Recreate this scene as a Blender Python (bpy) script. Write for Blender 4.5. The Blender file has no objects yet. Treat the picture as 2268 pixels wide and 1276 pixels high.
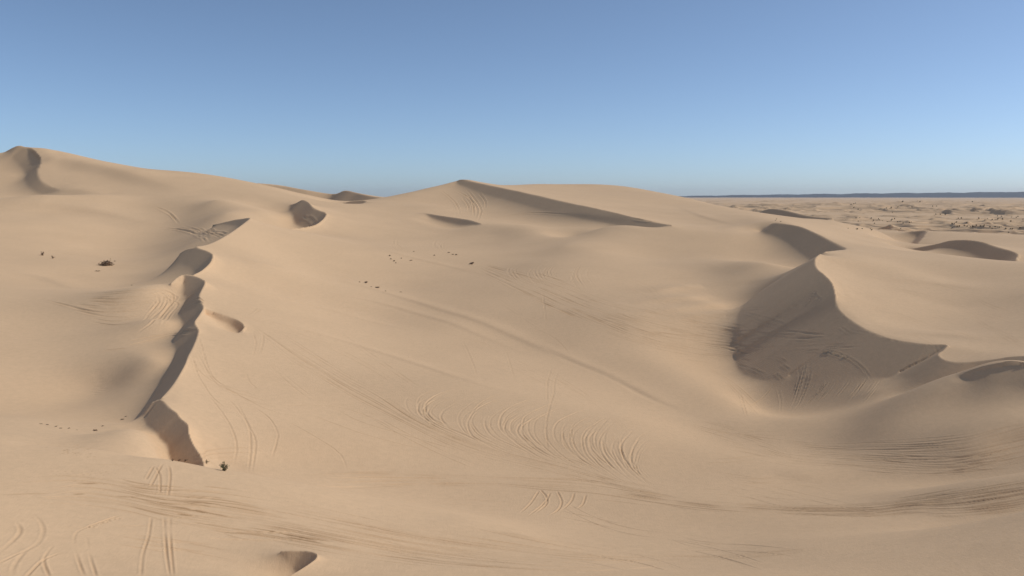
import bpy, math, random
import numpy as np
from mathutils import Vector
R = math.radians
rng = np.random.default_rng(7)
rnd = random.Random(11)
C = bpy.context.scene.collection

# ------------------------------------------------------------------ camera
FPX, CU, CV = 1780.0, 1134.0, 638.0        # focal length and centre in photograph pixels
PITCH = math.atan(203 / FPX)
cp, sp = math.cos(PITCH), math.sin(PITCH)
def ray(u, v):                              # bearing and elevation tangent of a photograph point
    xx = (np.asarray(u, float) - CU) / FPX
    zc = (CV - np.asarray(v, float)) / FPX
    yy = cp - zc * -sp
    zz = -sp + zc * cp
    yy = cp + zc * sp
    return np.arctan2(xx, yy), zz / np.hypot(xx, yy)

# ------------------------------------------------------------------ dune terrain: survey lines
# every survey point is (u, v, range in metres): a place in the world given by bearing, elevation and distance
def smooth(pts, n=8):
    p = np.array(pts, float)
    if len(p) < 3: n = max(n, 12)
    p[:, 2] = np.log(p[:, 2])
    q = np.vstack([2 * p[0] - p[1], p, 2 * p[-1] - p[-2]])
    out = []
    for i in range(1, len(q) - 2):
        a, b, c, d = q[i - 1], q[i], q[i + 1], q[i + 2]
        for t in np.arange(n) / n:
            out.append(.5 * (2 * b + (c - a) * t + (2 * a - 5 * b + 4 * c - d) * t * t + (3 * b - a - 3 * c + d) * t ** 3))
    out.append(q[-2])
    out = np.array(out)
    out[:, 2] = np.exp(out[:, 2])
    return out
def world(p):                               # survey points -> x, y, z
    th, t = ray(p[:, 0], p[:, 1])
    r = p[:, 2]
    return np.stack([r * np.sin(th), r * np.cos(th), r * t], 1)

# crests: sharp slip-face edges. (points far -> near, lee side on the right hand, drop in metres at each point)
CRESTS = []
def crest(pts, drop, slope=.65): CRESTS.append((pts, drop, slope))
LINES = []
def line(*pts, w=1.0): LINES.append((list(pts), w))
def spot(*pts, w=1.0):
    for p in pts: LINES.append(([p], w))
# far left star dune
crest([(8,338,542),(38,323,530),(55,327,523),(75,343,509),(87,359,492),(83,377,473),(88,396,456),(107,415,442),(135,424,432)],
      [0,4,6,6,6,5,4,3,0],.9)
# left spine, four crescents from far to near
crest([(470,498,306),(522,487,286),(553,482.5,268),(545,491,257),(533,500,247),(506,518.5,232),(466,540,215),(430,549,206)],
      [0,1.5,3,3.5,3.5,3,2.5,1.5],.82)
crest([(398,562,213),(412,553,210),(428,549.5,207),(450,553,201),(466,559,196.5),(471.5,566,193),(466,581,187),(448,598,181),(428,609,176)],
      [0,1.5,3,3.5,3.5,3.5,3,2.5,1.5],.86)
crest([(377,628,171),(395,612,174),(410,608,175),(432,611,172),(450,618.6,168),(455,624,165.5),(450,636,163),(441,657,156),(450,676,150),(449,686.6,147),
       (440,700,142),(432,714.5,138),(440,733,133),(429,766.5,124),(418,788,119),(410,809,114),(386,849,106),(358,883,99.5)],
      [0,1.5,2.5,3,3,3,3,3,3,3,3,3,3,3,3,3.2,3.2,3],.88)
crest([(335,893,99.5),(357,886,98.5),(372,902,95.5),(391,914,93),(400,926.5,91.5),(416,940.5,89),(420,964,86.5),(431,988.6,83.8),(447,1013,81),(452,1032,79),(454,1050,77)],
      [1.2,1.8,1.9,1.9,1.9,1.9,1.8,1.8,1.6,1.4,1.2],.9)
# small slips
crest([(445,695,148.6),(470,696,148.5),(493,700,147.6),(520,706.5,146),(536,714,143.5),(541.5,723,141),(537,730,138.8)],[0,.4,.6,.8,.95,.9,.6],.9)
crest([(618,1221,48.2),(640,1219.5,47.8),(670,1219.5,47.4),(692,1222,46.8),(703,1228,46.2),(700,1237,45.6),(688,1247,45),(668,1260,44.2),(640,1277,43.3),(625,1290,42.6)],[0,.35,.8,1,1.05,1.05,1,.9,.7,.5],.9)
# middle dune
crest([(640,455,384),(657,449,378),(670.5,442.6,370),(684,448,362),(694.5,461,351),(708,466.5,345),(720,470,340),(722.5,476,334),(713,488,322),(697,498.5,313),(665,504.6,306),(641,507,302)],
      [0,3,5,6,6.5,6.5,6.5,6,5,4,3,0],.86)
crest([(935,471,384),(960,474.5,376),(993,480,364),(1033,485.5,350),(1067,495.5,336)],[0,1.2,2,2.4,.4],.86)
crest([(757,452,446),(776,445.5,440),(800,443.5,433),(812,444.5,428)],[0,3,3,1],.86)
# far ridges on the skyline
crest([(570,405.5,720),(620,410.6,712),(673,421,700),(732,432.6,690),(750,428,676),(761,423,664),(774,423.4,652),(793,428.4,640),(820,434,620),(872,440.5,600)],[1,6,7,5,6,8,8,7,6,2],.84)
crest([(1010,402,492),(1027,400,482),(1060,405.5,464),(1093,412.6,446),(1160,426.5,412),(1240,445,376),(1320,462.5,346),(1400,481,322),(1453,492.6,308),(1490,498,300)],
      [0,2.2,3.2,4,4.4,4.6,4.2,3.2,2.2,0],.72)
# right dunes
crest([(1694,506,314),(1706,498,308),(1720,494,302),(1745,496.5,297),(1775,502.5,289),(1810,518,273),(1845,537,253),(1872,552.5,236),(1850,556,220),(1826,558,207)],
      [1,2.5,3.5,4,4.5,5,5,4.5,3.5,3],.8)
crest([(1817,562,197),(1808,570,189),(1805,581,184),(1810,594.6,178),(1827,608.5,172.5),(1843,626,167.5),(1850,650,162),(1852,678,157.5),(1859,692,155),(1876,707.5,152),(1897,718,149.5),
       (1920,732,146.8),(1977,754,142.5),(2046,762,139.5),(2096,762,138.5),(2090,775,136),(2079,784,134),(2093,797,131.8),(2130,804,130.5),(2171,800,130.5),(2212,794,130.5),(2240,789.5,130.5),(2300,786,130)],
      [4,8,10,11,11.5,12,12.5,12,11.5,10.5,9,7,5,4.5,4,4,3.5,3,3,3,2.5,2,1.5],.70)
crest([(2120,834,120),(2156,822,120),(2203,813.5,120),(2268,810,120),(2340,812,119.5)],[0,.9,1.7,2.0,2.0],.74)
crest([(1990,517,520),(2020,512.5,515),(2050,510.5,508),(2046,521,482),(2036,534,452),(2022,549,425)],[0,1,4,5,5,2],.86)
crest([(2022,550,392),(2036,547.5,388),(2071,541,380),(2105,532.5,372),(2140,531,364),(2175,535.5,354),(2210,548,338),(2244,556,326),(2255,563,318),(2250,575,308)],[1,2,2.5,3,3.5,4,4,4,3.5,2],.86)
crest([(1680,468.5,880),(1695,463,872),(1712,461.2,860),(1741,465.5,838),(1793,478.5,800),(1845,483,770)],[1,6,9,10,7,1],.86)
# skyline and upper left
line((-170,362,575),(-60,350,560),(8,338,542))
line((60,326,523),(107,329,516),(160,345,505),(213,357,495),(266,365,487),(320,374,478),(400,379,468),(480,389,460),(570,406.6,455),(660,426.6,452),(713,438.5,450),(761,447,452),w=2)
for q in ((-100,6,620),(100,8,620),(250,4,600),(400,0,575),(520,-4,530),(620,-8,515),(720,-11,510),(820,-12,520),(900,-8,560),(-100,-10,740),(150,-10,740),(350,-12,700),(480,-14,640),(1000,-4,600),(1130,-4,680),(1250,-8,700),(1350,-12,800),(1480,-16,700),(1580,-18,620)): LINES.append(([('z',)+q],2))
line((-100,390,510),(0,384,497),(30,384,488))
line((-100,438,446),(0,434,448),(55,431,448))
line((130,370,478),(220,392,452),(330,415,425),(430,432,400),(560,455,372))
line((115,413,440),(200,424,425),(260,432,412),(330,440,400),(420,450,380))
line((-120,441,403),(0,441,400),(64,434.5,400),(93,433,400),(144,437,398),(213,431,402),(260,433,404),w=2)
line((-120,447,420),(0,445,420),(80,442,420),(150,443,417))
line((-100,462,385),(0,460,385),(100,455,390),(213,455,390),(330,465,382),(430,472,366))
line((300,498,354),(380,500,350),(440,496,337))
line((340,524,338),(400,522,325),(440,519,302),(470,519,276))
line((380,548,296),(425,541,268))
line((560,462,378),(600,461,384),(650,452,381))
line((560,500,320),(600,480,345),(640,470,362))
spot((600,440,395),(680,470,340),(690,485,328),(500,470,335),(480,440,370))
# left bowls
line((-120,492,345),(0,495,345),(100,492,352),(200,500,352),(300,514,348))
line((-120,540,300),(0,545,298),(120,540,310),(220,545,320),(330,557,304),(395,562,262))
line((-120,590,248),(0,580,262),(95,566,280),(180,588,258),(240,600,252),(330,602,244),(395,592,224))
line((-120,640,195),(0,636,200),(100,652,184),(190,652,176),(293,643.5,168),(377,628,171))
line((200,622,232),(300,622,228),(370,613,209))
line((-120,700,170),(0,702,168),(100,712,163),(200,718,158),(300,714,152),(370,694,150))
line((-120,770,150),(0,770,149),(100,772,147),(200,774,143),(300,780,135),(350,790,126.5))
line((-120,860,131),(0,860,131),(100,858,131),(200,858,130),(250,862,126.5),(300,872,117.5))
line((-120,930,105),(0,925,106),(100,930,104.5),(200,936,102.5),(255,935,101),(290,918,101))
line((245,943,98),(264,933,98.3),(310,907.5,99.3),(335,896,99.5))
line((230,965,93),(280,950,93.5),(318,955,90.5),(338,985,86),(348,1018,81.5),w=3)
line((-120,960,90),(0,958,92),(100,966,90),(180,975,88))
# foreground ridge and the hollow behind it
line((-150,972,79),(0,972,77),(62,987,74),(130,992,73),(217,997,72),(279,1010,71),(354,1015.6,70),(403,1024,69.7),(465,1036.7,69.2),(527,1047.6,68.6),(620,1066,67.6),(700,1083,66.6),(796,1109,65.2),(877,1127,64),(959,1145,62.8),(1024,1153,62),(1105,1173,60.6),(1187,1189,59.6),w=3)
line((60,1005,80),(217,1012,79),(354,1030,78),(465,1050,77),(560,1066,75.5),w=.6)
line((470,1022,86),(560,1040,83.5),(640,1058,82),(700,1068,81),(800,1088,79.5),(900,1106,77.5),(1000,1124,75.2),(1100,1145,72))
line((-150,1040,66),(0,1045,65),(150,1050,64.5),(300,1060,63.5),(450,1075,63),(600,1105,61.5),(750,1135,60),(900,1165,58.3),(1050,1195,56.5),(1187,1222,55))
line((-150,1130,56),(0,1130,56),(150,1130,56.5),(300,1130,56.5),(450,1150,55),(600,1180,53),(750,1205,51),(900,1230,50),(1134,1250,48.5))
line((-150,1276,45),(0,1276,45),(150,1276,45),(300,1276,44.5),(450,1276,44.2),(600,1280,43.2),(760,1276,43.6),(900,1276,43.8),(1134,1276,44.6),(1400,1276,46.5),(1600,1276,47.5),(1800,1276,48),(2000,1276,48.5),(2268,1276,48.5),(2400,1276,48.5))
line((-150,1400,36),(300,1400,36),(800,1400,36),(1300,1400,37),(1800,1400,38),(2400,1400,38))
# centre slope
line((480,560,206),(600,590,203),(700,610,214),(800,630,214),(900,640,213),(1000,640,208))
line((560,486,275),(600,500,284),(641,508,301),(720,520,305),(850,540,290),(960,552,278),(1100,566,262),(1200,570,250))
line((730,480,337),(800,490,345),(900,500,345),(1000,520,325),(1100,545,290))
line((480,600,186),(600,640,186),(740,688,178),(850,714,174),(1000,720,170),(1150,755,160),(1271,801,147),(1370,841,138),(1463,890,128),(1525,909,125),(1640,935,119))
line((470,650,162),(600,690,158),(760,740,152),(900,775,146),(1000,790,143))
line((460,740,134),(560,760,132),(700,800,127),(850,840,121),(1000,860,118),(1200,890,115),(1400,930,111.5))
line((430,820,114),(520,850,112),(650,880,109),(800,910,107),(1000,940,103.5),(1200,960,102),(1400,990,100.5),(1600,1000,104))
line((450,930,94),(560,950,94),(700,970,94),(900,1000,94),(1100,1020,93.5),(1400,1050,92),(1600,1050,94.5),(1800,1050,96))
line((480,1000,86),(600,1020,87),(800,1045,86.5),(1000,1055,87),(1200,1075,85),(1400,1100,82.5),(1600,1113,81.5),(1730,1119,81.5),(1830,1123,81))
line((1187,1160,70),(1300,1150,74),(1450,1150,75),(1600,1160,74),(1800,1170,72),(2000,1165,73.5),(2110,1162,75))
line((1187,1189,61),(1300,1200,61),(1450,1215,60),(1600,1226,59.5))
line((1480,1240,56),(1600,1236,57),(1698,1226,58),(1812,1214.5,58.8),(1926,1205.6,59.6),(2056,1189,60.6),(2170,1166.5,62),(2268,1142,63.5),(2400,1105,66),w=3)
line((2056,1178,72),(2170,1152,76.5),(2268,1125,79.8),(2400,1090,83))
line((1480,1262,51.5),(1700,1258,52),(1926,1240,53.5),(2100,1222,54.5),(2268,1195,56))
# valley floor and right
line((1700,935,120),(1760,928,121),(1850,935,117.5),(1950,945,110.5))
line((1640,860,142),(1680,900,136),(1720,918,130.5),(1800,912,129.5),(1880,890,129.5),(1950,850,129.5))
line((1560,960,114),(1700,990,109.5),(1850,1000,107.5),(2000,990,104.5),(2140,965,104.5),(2268,920,109))
line((1700,1060,95.5),(1850,1070,94.5),(2000,1080,93),(2120,1066,96),(2268,1035,99))
line((1926,1114,82.5),(2007,1103,82.8),(2070,1093,83),(2138,1082,83.2),(2200,1070,84),(2268,1057,85),(2400,1035,87),w=3)
line((1926,1140,78.5),(2070,1125,79.8),(2200,1105,81),(2268,1090,82.2),(2400,1060,84))
line((1967,920,113.5),(1992,905,114.5),(2030,883,116),(2077,855,118),(2120,834,119.8),w=2)
line((2000,940,110.5),(2080,905,114),(2150,880,116.3))
line((2150,1000,101),(2268,980,104.5),(2400,950,107))
line((2268,892,116.5),(2380,880,118))
line((1990,890,127),(2060,850,125.5),(2120,822,125),(2200,806,124),(2268,800,122))
line((1400,700,172),(1500,720,172),(1600,745,170),(1650,770,166))
line((1300,640,200),(1450,655,195),(1560,670,192),(1640,690,188),(1690,655,196))
line((1250,600,220),(1400,600,226),(1550,605,230),(1650,620,213),(1720,612,207))
line((1654,640,212),(1699,622,206),(1740,607,199),(1775,589,194),(1800,575,190),w=2)
line((1400,780,153),(1500,820,146),(1580,860,138),(1640,900,130))
line((1300,562,246),(1450,568,262),(1540,573,258),(1620,577,243),(1700,578,228))
line((1200,580,236),(1100,600,234))
line((1248,543,262),(1270,530,282),(1293,519,296),(1333,504,305),(1373,499.5,308),(1426,498.7,305),(1488,498.5,300),w=2)
line((1333,515,288),(1430,520,287),(1530,525,287),(1640,520,295),(1690,508,310))
line((1069,496.5,336),(1133,503.5,322),(1190,512,310),(1230,528,290),(1248,543,268))
line((1080,520,320),(1170,535,290),(1240,556,256))
line((1000,455,430),(1060,462,410),(1120,470,392),(1220,480,366),(1320,488,338))
line((1120,490,360),(1200,500,338),(1260,508,318),(1330,497,328))
line((1275,522,318),(1250,535,300))
line((870,442,440),(940,418,475),(993,406.8,490),(1021,394,492),(1046,400,480),(1078,408.5,480))
line((880,450,430),(940,455,410),(1000,465,400))
line((814,445,428),(873,460,400),(940,478,378))
line((1078,409,500),(1133,410,540),(1200,406.8,560),(1253,412,550),(1320,424,520),(1373,433,480))
line((1325,422.5,640),(1373,417.4,620),(1426,420.6,590),(1480,430,540),(1533,442,500),(1586,456.5,450),(1654,473,395),(1700,486,340),(1720,493.5,303))
line((1150,420,450),(1250,440,400),(1350,455,390),(1450,470,375),(1560,490,345),(1650,500,325))
spot((1500,455,440),(1600,470,400))
# right lit slopes
line((1830,560,207),(1900,556,228),(1980,556,246),(2080,562,250),(2160,573,242),(2268,583,232),(2400,590,230),w=2)
line((1880,600,192),(2000,605,200),(2120,620,206),(2268,635,196),(2400,640,184))
line((1880,650,169),(2000,660,177),(2120,680,179),(2268,700,167),(2400,705,158))
line((1900,700,154),(2000,715,157.5),(2120,735,154),(2268,745,149),(2400,750,150))
line((2110,764,138),(2180,772,140),(2268,768,142),(2400,765,143))
line((2110,786,135),(2150,791,134),(2200,786,134))
line((1990,560,300),(2100,575,290),(2200,582,280),(2268,592,265),w=.5)
line((1880,530,330),(1960,545,330),(2010,552,345),(2030,553,370))
line((1830,500,400),(1900,505,450),(1980,518,480))
line((2050,511,512),(2140,515,500),(2268,523,470),(2400,530,460))
line((2100,520,470),(2268,535,430))
line((2268,555,370),(2400,560,360),w=.7)
line((1680,480,880),(1758,487,800),(1845,487,740))
line((1700,490,500),(1780,495,560),(1850,497,620),w=.7)
# far plain behind everything
for uu in range(-300, 2700, 150):
    t1200 = -36 - 2 * math.sin(uu * .01)
    for rr in (950, 1100, 1250):
        LINES.append(([('z', uu, t1200, rr)], .5))
for uu in (1950, 2050, 2150, 2268, 2400):
    LINES.append(([('z', uu, -31, 640)], 1)); LINES.append(([('z', uu, -34, 780)], 1))
# ------------------------------------------------------------------ terrain solver: thin plate that may break along crests
H = 1 / 800                                  # finest grid step in bearing (rad) and in ln(range)
TH = R(45)
S0, S1 = math.log(36.0), math.log(1250.0)
PRE = []
for pts, drop, slope in CRESTS:
    p = smooth(pts); w = world(p)
    i = np.linspace(0, len(pts) - 1, len(p))
    PRE.append((w, np.interp(i, np.arange(len(pts)), drop), slope))
LW = []
for pts, wt in LINES:
    if len(pts) == 1:
        q = pts[0]
        if q[0] == 'z':
            th, _ = ray(q[1], 500); LW.append((np.array([[float(th), math.log(q[3]), q[2]]]), wt, False))
        else:
            th, t = ray(q[0], q[1]); LW.append((np.array([[float(th), math.log(q[2]), q[2] * float(t)]]), wt, False))
    else:
        p = smooth(pts); th, t = ray(p[:, 0], p[:, 1])
        LW.append((np.stack([th, np.log(p[:, 2]), p[:, 2] * t], 1), wt, True))

def grid(h):
    n = int(round(2 * TH / h)) + 1; m = int(round((S1 - S0) / h)) + 1
    return -TH + h * np.arange(n), S0 + h * np.arange(m)

def strips(th, s, h):
    """fixed cells: crest edge and slip face below it; also the crease weights"""
    M, N = len(s), len(th)
    zf = np.full((M, N), -1e9, np.float32); W = np.ones((M, N), np.float32)
    r = np.exp(s)
    for w, drop, slope in PRE:
        wr = np.hypot(w[:, 0], w[:, 1]); wt = np.arctan2(w[:, 0], w[:, 1])
        reach = drop.max() / slope + 2.0
        i0 = max(0, int((math.log(max(36.1, wr.min() - reach)) - S0) / h) - 3); i1 = min(M, int((math.log(wr.max() + reach) - S0) / h) + 4)
        da = reach / wr.min()
        j0 = max(0, int((wt.min() - da + TH) / h) - 3); j1 = min(N, int((wt.max() + da + TH) / h) + 4)
        if i1 <= i0 or j1 <= j0: continue
        X = (r[i0:i1, None] * np.sin(th[None, j0:j1])).ravel(); Y = (r[i0:i1, None] * np.cos(th[None, j0:j1])).ravel()
        cell = np.repeat(r[i0:i1] * h, j1 - j0)
        best = np.full(X.shape, 1e9); sd = np.zeros(X.shape); zc = np.zeros(X.shape); dr = np.zeros(X.shape); ok = np.zeros(X.shape, bool)
        for k in range(len(w) - 1):
            ax, ay, az = w[k]; bx, by, bz = w[k + 1]
            dx, dy = bx - ax, by - ay; L2 = dx * dx + dy * dy + 1e-12
            t = ((X - ax) * dx + (Y - ay) * dy) / L2
            tc = np.clip(t, 0, 1)
            ex, ey = X - ax - tc * dx, Y - ay - tc * dy
            d = np.hypot(ex, ey)
            m = d < best
            best[m] = d[m]
            sd[m] = (-(dx * ey - dy * ex))[m]           # right hand side positive
            zc[m] = (az + tc * (bz - az))[m]; dr[m] = (drop[k] + tc * (drop[k + 1] - drop[k]))[m]
            good = np.ones(X.shape, bool)
            if k == 0: good &= t > 0
            if k == len(w) - 2: good &= t < 1
            ok[m] = good[m]
        wid = dr / slope
        edge = ok & (best < .72 * cell) & (dr > .05)
        lee = ok & (sd > 0) & (best < wid)
        z = zc - np.where(sd > 0, slope * best, 0)
        v = np.where(edge | lee, z, -1e9).reshape(i1 - i0, j1 - j0)
        sub = zf[i0:i1, j0:j1]; np.maximum(sub, v, out=sub)
        Ws = W[i0:i1, j0:j1]
        Ws[(edge).reshape(Ws.shape)] = 1e-3
        foot = (ok & (sd > 0) & (np.abs(best - wid) < 1.2 * cell) & (dr > .3)).reshape(Ws.shape)
        Ws[foot] = np.minimum(Ws[foot], .5)
    return zf, W

LAM, TAU = 1.5e6, 30.0
def solve():
    z = None; prev = None
    for h, its in ((1 / 50, 1500), (1 / 100, 500), (1 / 200, 260), (1 / 400, 120), (1 / 800, 60)):
        if h < H - 1e-9: break
        th, s = grid(h); M, N = len(s), len(th)
        zf, W = strips(th, s, h)
        fixed = zf > -1e8
        lam = np.zeros((M, N), np.float64); lz = np.zeros((M, N), np.float64)
        for p, wt, isline in LW:
            i = np.rint((p[:, 1] - S0) / h).astype(int); j = np.rint((p[:, 0] + TH) / h).astype(int)
            if isline:                       # dense sampling along the line, one weight per cell
                n = max(2, int(np.hypot(np.diff(p[:, 0]), np.diff(p[:, 1])).sum() / h * 1.5))
                t = np.linspace(0, len(p) - 1, n); k = np.arange(len(p))
                pp = np.stack([np.interp(t, k, p[:, c]) for c in range(3)], 1)
                wgt = wt * LAM * h ** 3 / 1.5
            else:
                pp = p; wgt = wt * LAM * h ** 2 * .05
            i = np.rint((pp[:, 1] - S0) / h).astype(int); j = np.rint((pp[:, 0] + TH) / h).astype(int)
            m = (i >= 0) & (i < M) & (j >= 0) & (j < N)
            np.add.at(lam, (i[m], j[m]), wgt); np.add.at(lz, (i[m], j[m]), wgt * pp[m, 2])
        lam0 = .02 * h ** 4 * 40
        zd = np.full((M, N), -26.0); lam += lam0; lz += lam0 * zd
        r = np.exp(s); wr = ((120.0 / r) ** 2)[:, None].astype(np.float32)
        Wss = np.minimum(np.minimum(W[2:], W[1:-1]), W[:-2]) * wr[1:-1]
        Wtt = np.minimum(np.minimum(W[:, 2:], W[:, 1:-1]), W[:, :-2]) * wr
        Wst = 2 * np.minimum(np.minimum(W[1:, 1:], W[:-1, :-1]), np.minimum(W[1:, :-1], W[:-1, 1:])) * wr[1:]
        tau = np.float32(TAU * h * h)
        lamw = (lam * wr).astype(np.float32); rhs = (lz * wr).astype(np.float32)
        tw1 = tau * wr[1:]; tw2 = tau * wr
        def A(x):
            o = lamw * x
            d = (x[2:] - 2 * x[1:-1] + x[:-2]) * Wss
            o[2:] += d; o[:-2] += d; o[1:-1] -= 2 * d
            d = (x[:, 2:] - 2 * x[:, 1:-1] + x[:, :-2]) * Wtt
            o[:, 2:] += d; o[:, :-2] += d; o[:, 1:-1] -= 2 * d
            d = (x[1:, 1:] - x[1:, :-1] - x[:-1, 1:] + x[:-1, :-1]) * Wst
            o[1:, 1:] += d; o[1:, :-1] -= d; o[:-1, 1:] -= d; o[:-1, :-1] += d
            d = (x[1:] - x[:-1]) * tw1
            o[1:] += d; o[:-1] -= d
            d = (x[:, 1:] - x[:, :-1]) * tw2
            o[:, 1:] += d; o[:, :-1] -= d
            return o
        D = lamw + (20 * W + 4 * tau) * wr + 1e-9
        if z is None: z = np.full((M, N), -26.0, np.float32)
        else:                                # bilinear upsampling of the coarser level
            pth, ps = prev
            fi = np.clip((s - S0) / (ps[1] - ps[0]), 0, len(ps) - 1.001); fj = np.clip((th + TH) / (pth[1] - pth[0]), 0, len(pth) - 1.001)
            i = fi.astype(int); j = fj.astype(int); a = (fi - i)[:, None]; b = (fj - j)[None]
            i1 = np.minimum(i + 1, len(ps) - 1); j1 = np.minimum(j + 1, len(pth) - 1)
            z = ((1 - a) * ((1 - b) * z[np.ix_(i, j)] + b * z[np.ix_(i, j1)]) + a * ((1 - b) * z[np.ix_(i1, j)] + b * z[np.ix_(i1, j1)])).astype(np.float32)
        z = np.where(fixed, zf, z).astype(np.float32)
        free = (~fixed).astype(np.float32)
        res = (rhs - A(z)) * free
        y = res / D; p = y.copy(); rz = float((res * y).sum(dtype=np.float64))
        for it in range(its):
            Ap = A(p) * free
            al = rz / max(1e-30, float((p * Ap).sum(dtype=np.float64)))
            z += np.float32(al) * p; res -= np.float32(al) * Ap
            y = res / D; rn = float((res * y).sum(dtype=np.float64))
            p = y + np.float32(rn / max(rz, 1e-30)) * p; rz = rn
        prev = (th, s)
    return z, th, s
# ------------------------------------------------------------------ solve, far dune field
Z, TH_C, S_R = solve()
Z = Z.astype(np.float64)
def vnoise(x, y, seed):
    xi = np.floor(x).astype(np.int64); yi = np.floor(y).astype(np.int64); fx = x - xi; fy = y - yi
    def hsh(a, b):
        n = (a * 374761393 + b * 668265263 + seed * 974711) & 0x7fffffff
        n = ((n ^ (n >> 13)) * 1274126177) & 0x7fffffff
        return ((n ^ (n >> 16)) & 0xffff) / 65535.0
    ux = fx * fx * (3 - 2 * fx); uy = fy * fy * (3 - 2 * fy)
    a = hsh(xi, yi); b = hsh(xi + 1, yi); c = hsh(xi, yi + 1); d = hsh(xi + 1, yi + 1)
    return a + (b - a) * ux + (c - a) * uy + (a - b - c + d) * ux * uy - .5

PLAIN = -38.0
s_far = np.concatenate([np.arange(S_R[-1] + 1 / 420, math.log(9500), 1 / 420), np.linspace(math.log(9600), math.log(90000), 40)])
s_near = np.linspace(math.log(.05), S_R[0] - .03, 46)
r_far = np.exp(s_far)
Zfar = np.full((len(s_far), len(TH_C)), PLAIN)
bl = np.clip((S_R - math.log(850)) / (math.log(1200) - math.log(850)), 0, 1); bl = (bl * bl * (3 - 2 * bl))[:, None]
Z = Z * (1 - bl) + PLAIN * bl
rn = np.exp(s_near); q = rn / 36.0
Znear = np.minimum(-1.75, Z[0][None] * (q ** .9)[:, None])
Z = np.vstack([Znear, Z, Zfar]); S = np.concatenate([s_near, S_R, s_far]); RR = np.exp(S)
NEAR0 = len(s_near)

def far_dune(x0, y0, hgt, half, lee, wig, seed):
    """one transverse dune: crest line across the wind, long windward ramp, slip face"""
    lx, ly = math.sin(lee), math.cos(lee)                 # direction the slip face looks
    ext = max(half, hgt * 9) * 1.25
    d0 = math.hypot(x0, y0); b0 = math.atan2(x0, y0)
    da = ext / max(d0 - ext, 60)
    i0 = np.searchsorted(RR, max(40, d0 - ext)); i1 = np.searchsorted(RR, d0 + ext)
    j0 = np.searchsorted(TH_C, b0 - da); j1 = np.searchsorted(TH_C, b0 + da)
    if i1 - i0 < 2 or j1 - j0 < 2: return
    X = RR[i0:i1, None] * np.sin(TH_C[None, j0:j1]) - x0; Y = RR[i0:i1, None] * np.cos(TH_C[None, j0:j1]) - y0
    p = X * lx + Y * ly; c = X * -ly + Y * lx
    k = c / half
    h = hgt * np.clip(1 - k * k, 0, 1) ** .8 * (1 + .35 * np.sin(k * 4 + seed))
    pc = -wig * half * k * k * .6 + .12 * half * np.sin(k * 5.1 + seed * 2) + .06 * half * np.sin(k * 11 + seed)
    d = p - pc
    up = h * np.clip(1 + d / (9 * hgt), 0, 1) ** 1.5
    z = np.where(d > 0, h - .86 * d, up)
    Z[i0:i1, j0:j1] += np.clip(z, 0, None)
def fplace(u, r):
    th = float(ray(u, 480)[0]); return r * math.sin(th), r * math.cos(th)
for n, (ra, rb, ha, hb, la, lb) in ((90, (430, 900, .6, 1.6, 8, 30)), (230, (800, 2200, .9, 3.2, 15, 70)), (270, (2000, 9000, 2.0, 7, 50, 280))):
    for k in range(n):
        r = math.exp(rnd.uniform(math.log(ra), math.log(rb))); u = rnd.uniform(1500, 2450)
        if r < 900 and u < 1900 + (900 - r) * .3: continue
        if r < 620 and u < 2420: continue
        x, y = fplace(u, r)
        far_dune(x, y, rnd.uniform(ha, hb), rnd.uniform(la, lb), R(rnd.uniform(195, 250)), rnd.uniform(-.6, .6), rnd.uniform(0, 9))
XX = RR[:, None] * np.sin(TH_C)[None]; YY = RR[:, None] * np.cos(TH_C)[None]
wf = np.clip((RR - 500) / 900, 0, 1)[:, None]
Z += wf * (4.0 * vnoise(XX / 160, YY / 160, 3) + 1.2 * vnoise(XX / 55, YY / 55, 4))
# gentle undulation of the near dunes
wn = np.clip((RR - 30) / 20, 0, 1)[:, None] * np.clip((700 - RR) / 300, 0, 1)[:, None]
Z += wn * (.16 * vnoise(XX / 17 + .3 * YY / 17, YY / 11, 5) + .05 * vnoise(XX / 6, YY / 4, 6))
Zbase = Z.copy()
# ------------------------------------------------------------------ wheel tracks, grooves and soft ridges pressed into the sand
DIST = np.zeros_like(Z)
dZ = np.zeros_like(Z); dT = np.zeros_like(Z)
CMX = np.maximum.accumulate((Zbase / RR[:, None])[NEAR0:], 0)     # running horizon per bearing
HS = TH_C[1] - TH_C[0]
def land(u, v):                              # sand point seen at (u, v): bearing and range
    th, t = ray(u, v)
    j = np.clip(np.rint((th + TH) / HS).astype(int), 0, len(TH_C) - 1)
    out = np.empty(len(th))
    for k in range(len(th)):
        i = int(np.searchsorted(CMX[:, j[k]], t[k]))
        i = min(i, CMX.shape[0] - 2)
        c0, c1 = CMX[max(i - 1, 0), j[k]], CMX[i, j[k]]
        f = 0 if c1 - c0 < 1e-9 else min(1, max(0, (t[k] - c0) / (c1 - c0)))
        s0, s1 = S[NEAR0 + max(i - 1, 0)], S[NEAR0 + i]
        out[k] = math.exp(s0 + f * (s1 - s0))
    return th, out
def cr(pts, step):                           # smooth curve through photograph points, about one sample per step
    p = np.array(pts, float)
    q = np.vstack([2 * p[0] - p[1], p, 2 * p[-1] - p[-2]])
    o = []
    for i in range(1, len(q) - 2):
        a, b, c, d = q[i - 1:i + 3]
        n = max(2, int(np.hypot(*(c - b)) / step))
        t = (np.arange(n) / n)[:, None]
        o.append(.5 * (2 * b + (c - a) * t + (2 * a - 5 * b + 4 * c - d) * t * t + (3 * b - a - 3 * c + d) * t ** 3))
    o.append(q[-2][None])
    return np.vstack(o)
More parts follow.
